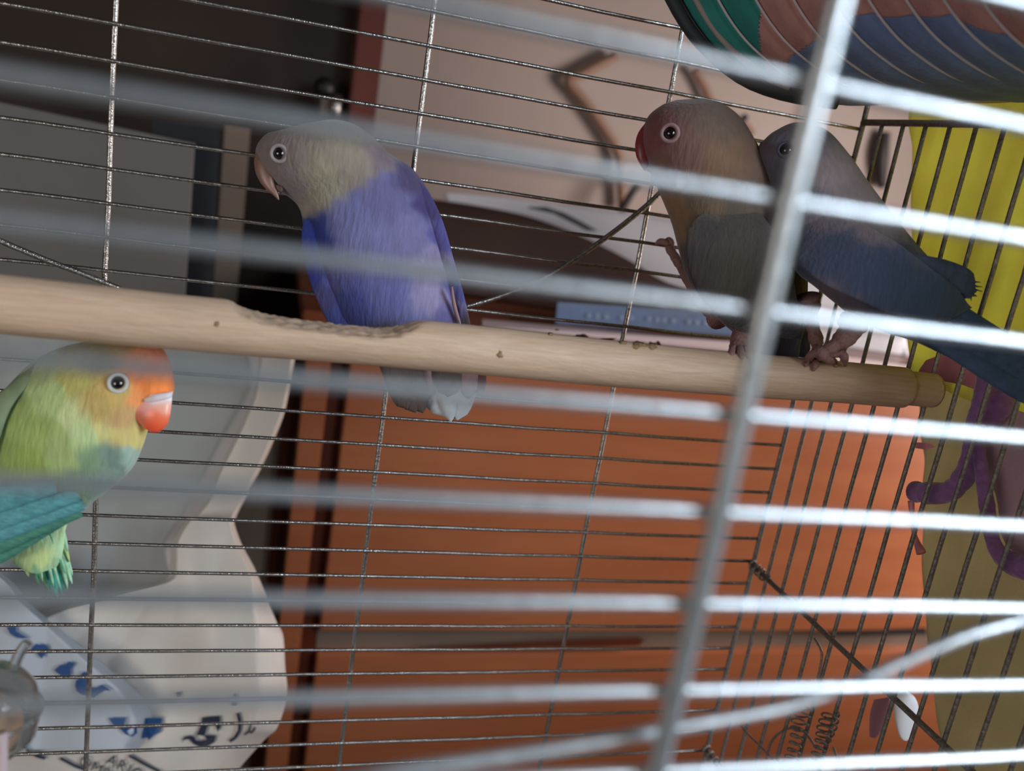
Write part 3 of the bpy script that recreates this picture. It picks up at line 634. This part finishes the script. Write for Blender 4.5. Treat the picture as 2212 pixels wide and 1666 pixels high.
paint(me, [(60, 1150, 50, (118, 138, 96)), (110, 1150, 40, (150, 172, 128)), (130, 1180, 26, (140, 168, 132)), (60, 1200, 26, (132, 148, 100)), (90, 1200, 26, (150, 166, 112)), (40, 1215, 16, (84, 110, 80)), (110, 1225, 16, (120, 150, 116)), (80, 1238, 12, (96, 136, 104))], k=1.75, jag=16, jscale=300, sig=.9)
obj('undertail', me, bE.data.materials[0], Eb)
for b, t, wd, mm, dd in (((80, 1120), (124, 1292), 26, tq, .3180), ((92, 1120), (134, 1284), 22, tq, .3185), ((66, 1130), (108, 1278), 20, gr, .3192), ((50, 1140), (84, 1262), 18, gr, .3198), ((100, 1120), (146, 1272), 18, mi, .3178), ((108, 1115), (156, 1262), 16, mi, .3184), ((112, 1110), (157, 1244), 14, mi, .3190),
        ((116, 1105), (150, 1214), 16, yg, .3172), ((120, 1100), (146, 1192), 18, mi, .3168), ((36, 1150), (62, 1246), 18, yg, .3178), ((30, 1160), (44, 1225), 16, gr, .3200), ((60, 1160), (100, 1262), 22, gr, .3188), ((96, 1150), (142, 1276), 20, tq, .3186), ((84, 1150), (116, 1266), 9, mi, .3150), ((96, 1150), (130, 1270), 8, mi, .3152), ((70, 1150), (92, 1256), 8, mi, .3154), ((105, 1140), (142, 1240), 8, gr, .3150)):
    feather('tail_feather', b, t, wd, dd, dd + .002, mm, Eb, point=.45, curve=random.uniform(-3, 3))
obj('wing', pair_loft('wing', [(70, 790, 90, 770, .318), (10, 840, 60, 830, .313), (-50, 900, 20, 890, .311), (-90, 980, -10, 980, .311)], .3, n=30, seg=24), mat('olive_grey_wing', L(92, 104, 78, 1.8), .85, 0, 200, .2), Eb)
tag(Eb, 'bright green lovebird with orange forehead and red beak, below the perch at left', 'bird')
lp = tube('lower_perch', [atD(-420, 1120, .300), atD(-40, 1180, .335)], .0085, perch_m, None, seg=20)
tag(lp, 'short lower wooden perch under the green bird, outside the left edge', 'perch')

# ---------------------------------------------------------------- striped fabric pouch in the top right corner
pouch = empty('fabric_pouch', atD(1850, 60, .33))
teal_m = mat('teal_plush', L(34, 92, 88, 2.8), .9, 0, 120, .12, .5, 500)
rose_m = mat('rose_brown_plush', L(132, 96, 92, 2.8), .9, 0, 120, .12, .5, 500)
slate_f = mat('slate_plush', L(66, 78, 104, 4.0), .9, 0, 120, .12, .5, 500)
tan_f = mat('tan_plush', L(140, 122, 104, 2.4), .9, 0, 120, .15, .5, 500)
cordm = mat('pale_cord', L(225, 215, 222), .7)
def arc(u):
    """one rib of the pouch as pixels: from the top edge down-right to the belly"""
    x0 = 1405 + 820 * u; k = 1 + .9 * u
    P = [(-160, -420), (-75, -220), (-30, -90), (14, 10), (60, 84), (112, 138), (180, 186), (270, 216), (380, 232)]
    yo = -8 * u - 10
    return [(x0 + 35 + a * (1 + .25 * u), yo + b * (1.0 - .05 * u) + (0 if b < 100 else 0)) for a, b in P]
nu, nv = 170, 150
G = []
for i in range(nu):
    u = i / (nu - 1); row = []
    for j in range(nv):
        x, y = cr(arc(u), j / (nv - 1))
        D = .385 - .11 * u + .02 * (1 - math.sin(math.pi * min(j / nv * 1.1, 1))) + .0012 * math.sin(u * 10 * 2 * math.pi)
        row.append((x, y, D))
    G.append(row)
def patch(name, test, M, lift=0.0):
    vs = []; fs = []; idx = {}
    for i in range(nu - 1):
        for j in range(nv - 1):
            x, y, D = G[i][j]
            if not test(x, y, i, j): continue
            q = []
            for a, b in ((i, j), (i + 1, j), (i + 1, j + 1), (i, j + 1)):
                if (a, b) not in idx: idx[(a, b)] = len(vs); vs.append(atD(*G[a][b]))
                q.append(idx[(a, b)])
            fs.append(tuple(q))
    o = obj(name, mesh(name, vs, fs), M, pouch)
    s = o.modifiers.new('thick', 'SOLIDIFY'); s.thickness = .003; s.offset = 0
    return o
isteal = lambda x, y: x < 1638 + max(0, y - 60) * .15
isslate = lambda x, y: x > 1700 and y > 120 - (x - 1700) * .62 and y > 30 + max(0, x - 2050) * .35
istan = lambda x, y: y > 196 + max(0, 1900 - x) * .0 + (x - 1900) * .06 and x > 1880
patch('teal_panel', lambda x, y, i, j: isteal(x, y), teal_m)['label'] = 'teal fabric panel'
patch('rose_panel', lambda x, y, i, j: not isteal(x, y) and not isslate(x, y), rose_m)['label'] = 'rosy brown fabric panel'
patch('slate_panel', lambda x, y, i, j: not isteal(x, y) and isslate(x, y) and not istan(x, y), slate_f)['label'] = 'slate blue fabric panel'
patch('tan_panel', lambda x, y, i, j: not isteal(x, y) and isslate(x, y) and istan(x, y), tan_f)['label'] = 'tan fabric panel'
for kk in range(11):
    u = .02 + kk * .098
    if u > 1: break
    pts = []
    for j in range(24):
        x, y = cr(arc(u), .15 + j / 23 * .8); D = .385 - .11 * u + .02 * (1 - math.sin(math.pi * min((.15 + j / 23 * .8) * 1.1, 1)))
        pts.append(atD(x, y, D - .0022))
    c_ = tube('cord', pts, .00055, cordm if kk else blk_m, pouch, seg=8)
rim = tube('rim_band', [atD(*cr(arc(.06), .2 + j / 20 * .6), .3765) for j in range(21)], .0014, mat('silver_rim', L(170, 160, 156), .5), pouch, seg=8)
rim['label'] = 'pale silver rim band'
tube('dark_rim', [atD(*cr(arc(0.0), .1 + j / 20 * .88), .384) for j in range(21)], .0032, mat('dark_rim', L(52, 62, 66), .6), pouch, seg=10)
tag(pouch, 'round teal, rosy brown and slate pouch hanging in the top right corner', 'pouch')

# ---------------------------------------------------------------- purple toys by the right wall
purp = mat('purple_plush', L(128, 88, 138, 1.5), .95, 0, 300, .2, 1, 400, sheen=.4)
pink = mat('pink_plastic', L(232, 150, 160), .5, 0, 60, .08)
def ptube(name, P, rpx, D, M, parent=None, n=60):
    return tube(name, [atX(x, y, D) for x, y in P], [r * .46 / F for r in rpx], M, parent, n=n, seg=16, rough=.12)
o = ptube('purple_hook', [(1975, 1062), (2010, 1066), (2050, 1062), (2082, 1030), (2100, 980), (2108, 920), (2128, 860), (2140, 800)], [20, 20, 19, 18, 17, 17, 20, 20], .296, purp); tag(o, 'thick purple plush hook curving outside the side wall', 'toy')
o = ptube('purple_ring', [(2112, 940), (2118, 1000), (2130, 1080), (2140, 1150), (2158, 1195), (2200, 1222), (2260, 1225), (2300, 1190), (2310, 1080)], [10, 11, 13, 12, 14, 20, 22, 20, 18], .294, purp); tag(o, 'thin purple loop hanging at the far right below the hook', 'toy')
o = ptube('purple_strap', [(2150, 820), (2160, 860), (2140, 900), (2125, 940)], [16, 24, 22, 14], .301, purp); tag(o, 'purple strap joining the pink disc to the loop', 'toy')
o = plate('pink_disc', [(1985, 800), (2000, 778), (2040, 764), (2100, 776), (2132, 800), (2136, 836), (2128, 850), (2080, 832), (2020, 820), (1985, 815)], 0, .004, pink, fn=lambda x, y: atX(x, y, .303)); tag(o, 'pink plastic disc showing above the end of the long perch', 'toy')
o = plate('pink_tab', [(1975, 955), (2010, 958), (2020, 966), (2000, 972), (1976, 968)], 0, .003, pink, fn=lambda x, y: atX(x, y, .292)); tag(o, 'small pink tab below the end of the long perch', 'toy')
o = obj('white_spoon', pair_loft('white_spoon', [(1938, 1490, 1950, 1486, .44), (1932, 1510, 1975, 1505, .44), (1931, 1540, 1985, 1535, .44), (1936, 1570, 1980, 1570, .44), (1944, 1592, 1968, 1594, .44), (1952, 1600, 1958, 1601, .44)], .3, n=30, seg=24), mat('white_plastic', L(226, 220, 220), .4)); tag(o, 'white oval plastic scoop outside the side wall near the bottom right', 'scoop')
o = obj('purple_fob', pair_loft('purple_fob', [(1888, 1512, 1922, 1506, .44), (1880, 1540, 1924, 1535, .44), (1878, 1570, 1915, 1568, .44), (1878, 1592, 1890, 1596, .44)], .3, n=24, seg=20), mat('dusky_purple', L(170, 120, 136), .8)); tag(o, 'small dusky purple fob beside the white scoop', 'toy')
o = tube('hanging_tag', [atX(1968, 1082, .295), atX(1974, 1150, .295), atX(1990, 1195, .295)], [.0015, .0010, .0022], pink, n=20, seg=10); tag(o, 'thin pinkish strip dangling from the purple hook', 'toy')

# ---------------------------------------------------------------- bags at lower left
bag_m = mat('white_polythene', L(226, 220, 214), .42, 0, 8, .04, .15, 60)
greybag_m = mat('grey_polythene', L(172, 178, 180), .5, 0, 8, .05, .15, 60)
def sheet(name, rows, D, M, parent, amp=.012, n=120, m_=90, ph=0, th=.0012):
    vs = []; fs = []
    for s in (0, 1):
        for i in range(n):
            y, xl, xr = cr(rows, i / (n - 1))
            for j in range(m_):
                x = xl + (xr - xl) * j / (m_ - 1)
                q = noise.noise(Vector((x / 170 + ph, y / 260, 1))) + .25 * (1 - abs(noise.noise(Vector((x / 110 + y / 260 + ph, y / 420, 4)))) * 2)
                e = min(j, m_ - 1 - j) / m_
                vs.append(atD(x, y, D + amp * q + s * th + (.02 * max(0, .08 - e) / .08 if 1 else 0)))
    for s in (0, 1):
        for i in range(n - 1):
            for j in range(m_ - 1):
                a = s * n * m_ + i * m_ + j; f = (a, a + 1, a + 1 + m_, a + m_); fs.append(f if not s else f[::-1])
    N_ = n * m_
    for i in range(n - 1):
        for j in (0, m_ - 1): a = i * m_ + j; fs.append((a, a + m_, a + m_ + N_, a + N_))
    for j in range(m_ - 1):
        for i in (0, n - 1): a = i * m_ + j; fs.append((a, a + 1, a + 1 + N_, a + N_))
    d = mesh(name, vs, fs); bm = bmesh.new(); bm.from_mesh(d); bmesh.ops.recalc_face_normals(bm, faces=bm.faces); bm.to_mesh(d); bm.free()
    return obj(name, d, M, parent)
gb = sheet('grey_bag', [(700, -160, 560), (800, -160, 600), (870, -160, 585), (960, -160, 530), (1050, -160, 480), (1120, -160, 440), (1180, -160, 400), (1280, -160, 420), (1400, -160, 440)], .60, greybag_m, None, amp=.008, ph=3)
tag(gb, 'grey crumpled plastic sheet hanging behind the green bird', 'sheet')
hb = empty('carrier_bag', atD(300, 1700, .56))
handle = sheet('handle', [(770, 560, 638), (850, 548, 624), (900, 528, 612), (960, 500, 588), (1020, 470, 560), (1080, 448, 528), (1130, 408, 506), (1160, 384, 512)], .575, bag_m, hb, amp=.008, n=60, m_=40)
bg = sheet('bag_body', [(1120, 408, 503), (1150, 385, 512), (1180, 370, 524), (1220, 366, 546), (1255, 352, 562), (1285, 240, 574), (1315, 110, 586), (1345, 30, 598), (1375, -120, 612), (1440, -160, 616), (1500, -160, 620), (1570, -160, 600), (1600, -160, 570), (1666, -160, 512), (1760, -160, 440)], .555, bag_m, hb, amp=.010)
bg2 = sheet('bag_fold', [(1225, -160, -20), (1260, -160, 28), (1300, -160, 62), (1350, -160, 120), (1400, -160, 180), (1440, -160, 230), (1500, -160, 300), (1560, -160, 330), (1620, -160, 300)], .535, mat('bluish_white_polythene', L(196, 204, 216), .42, 0, 8, .04, .15, 60), hb, amp=.008, ph=9)
bt = [surf(bg), surf(bg2)]
def onbag(x, y):
    best = None
    for t in bt:
        h = t.ray_cast(OFF, ray(x, y).normalized())[0]
        if h is not None and (best is None or (h - OFF).length < (best - OFF).length): best = h
    if best is None: return atD(x, y, .54)
    return best - ray(x, y) * .0025
blue_m = mat('blue_print', L(44, 84, 140), .5)
ink_m = mat('dark_print', L(46, 56, 76), .5)
def printed(name, P, M):
    bm = bmesh.new(); vs = [bm.verts.new(onbag(x, y)) for x, y in P]
    f = bm.faces.new(vs); bmesh.ops.triangulate(bm, faces=[f]); return obj(name, bm, M, hb, False)
for P in ([(14, 1354), (35, 1354), (34, 1364), (46, 1371), (60, 1378), (66, 1379), (50, 1380), (36, 1378), (22, 1370)],
          [(66, 1402), (78, 1391), (90, 1394), (97, 1392), (106, 1402), (100, 1410), (90, 1424), (82, 1414)],
          [(117, 1448), (130, 1437), (140, 1436), (149, 1429), (162, 1434), (152, 1447), (153, 1460), (132, 1460), (122, 1453)],
          [(172, 1460), (181, 1451), (190, 1453), (190, 1461)],
          [(164, 1470), (172, 1466), (190, 1467), (192, 1486), (198, 1490), (208, 1486), (220, 1479), (228, 1484), (240, 1494), (226, 1492), (214, 1500), (201, 1511), (195, 1505), (178, 1503), (166, 1495), (162, 1482)],
          [(234, 1551), (272, 1551), (268, 1566), (296, 1571), (296, 1585), (286, 1592), (270, 1586), (262, 1577), (246, 1568)],
          [(314, 1552), (350, 1551), (350, 1568), (345, 1583), (328, 1592), (322, 1600), (318, 1594), (306, 1596), (316, 1586), (325, 1573)]):
    printed('blue_print', P, blue_m)
gl = [(437, 1550), (475, 1547), (476, 1572), (470, 1582), (466, 1568), (460, 1563), (449, 1568), (444, 1582), (442, 1588), (466, 1590), (462, 1604), (450, 1612), (432, 1614), (418, 1608), (408, 1597), (400, 1598), (392, 1604), (398, 1592), (412, 1589), (420, 1592), (424, 1600), (436, 1602), (446, 1598), (446, 1591), (424, 1588), (430, 1576), (434, 1566)]
printed('blue_print', gl, ink_m)
def stroke(P, wpx, M, name='dark_print'):
    for (x0, y0), (x1, y1) in zip(P, P[1:]):
        dx, dy = x1 - x0, y1 - y0; l = math.hypot(dx, dy); nx, ny = -dy / l * wpx / 2, dx / l * wpx / 2
        printed(name, [(x0 + nx, y0 + ny), (x1 + nx, y1 + ny), (x1 - nx, y1 - ny), (x0 - nx, y0 - ny)], M)
stroke([(513, 1540), (518, 1560), (517, 1578), (508, 1594), (496, 1602)], 7, ink_m)
stroke([(542, 1566), (538, 1580), (528, 1588)], 4, ink_m); stroke([(552, 1572), (546, 1581), (540, 1584)], 4, ink_m)
stroke([(40, 1606), (60, 1622), (80, 1634), (98, 1639)], 6, ink_m); stroke([(130, 1638), (160, 1654), (186, 1664)], 6, ink_m); stroke([(278, 1632), (310, 1650), (346, 1668)], 6, ink_m)
text('bag_lettering', 'ARIO', 226, 1648, 34, math.radians(28), ink_m, hb, onbag, font_w=1.15)
text('bag_lettering', 'OMPR', 168, 1650, 32, math.radians(28), ink_m, hb, onbag, font_w=1.1)
plate('spot', [(380, 1498), (388, 1496), (391, 1504), (386, 1510), (381, 1506)], 0, .0005, ink_m, hb, fn=onbag)
plate('spot', [(500, 1512), (508, 1498), (513, 1512), (510, 1524), (500, 1522)], 0, .0005, ink_m, hb, fn=onbag)
tag(hb, 'crumpled white carrier bag with blue printed letters at lower left', 'bag')

# ---------------------------------------------------------------- clear round feeder in the lower left corner
fd = empty('round_feeder', atD(-10, 1600, .26))
glass_m = mat('clear_acrylic', (.86, .92, .92, 1), .04, 0, trans=.95, alpha=1)
seed_m = mat('brown_seed', L(190, 146, 112), .8, 0, 300, .3, .8, 400)
Dg = .262
def lathe_at(name, c, prof, M, parent):
    ax = Vector((0, 0, 1)); R = []
    for r, z in prof: R.append([c + Vector((r * math.cos(2 * math.pi * j / 40), r * math.sin(2 * math.pi * j / 40), z)) for j in range(40)])
    return obj(name, rings(name, R), M, parent)
c = atD(-22, 1545, Dg); u_ = Dg / F
lathe_at('bowl', c, [(20 * u_, 112 * u_), (60 * u_, 98 * u_), (88 * u_, 62 * u_), (100 * u_, 10 * u_), (92 * u_, -50 * u_), (62 * u_, -86 * u_), (20 * u_, -98 * u_)], glass_m, fd)
ball('seed_ball', c - Vector((14 * u_, 0, 20 * u_)), 54 * u_, seed_m, fd)
tube('bowl_ring', [c + Vector((101 * u_ * math.cos(a), 101 * u_ * math.sin(a), 10 * u_ + 40 * u_ * math.sin(a) * 0)) for a in [i * math.pi / 24 for i in range(48)]], .0006, glass_m, fd, closed=True, seg=8)
tube('handle', [atD(28, 1452, Dg), atD(36, 1425, Dg), atD(48, 1402, Dg), atD(60, 1388, Dg)], 11 * u_, glass_m, fd, n=24, seg=16)
tube('stem', [atD(2, 1585, Dg - .012), atD(6, 1620, Dg - .012), atD(4, 1700, Dg - .012)], [14 * u_, 10 * u_, 12 * u_], mat('pale_pink_stem', L(190, 168, 170), .6), fd, n=20, seg=16)
tag(fd, 'clear round feeder with brown filling and glossy handle in the bottom left corner', 'feeder')
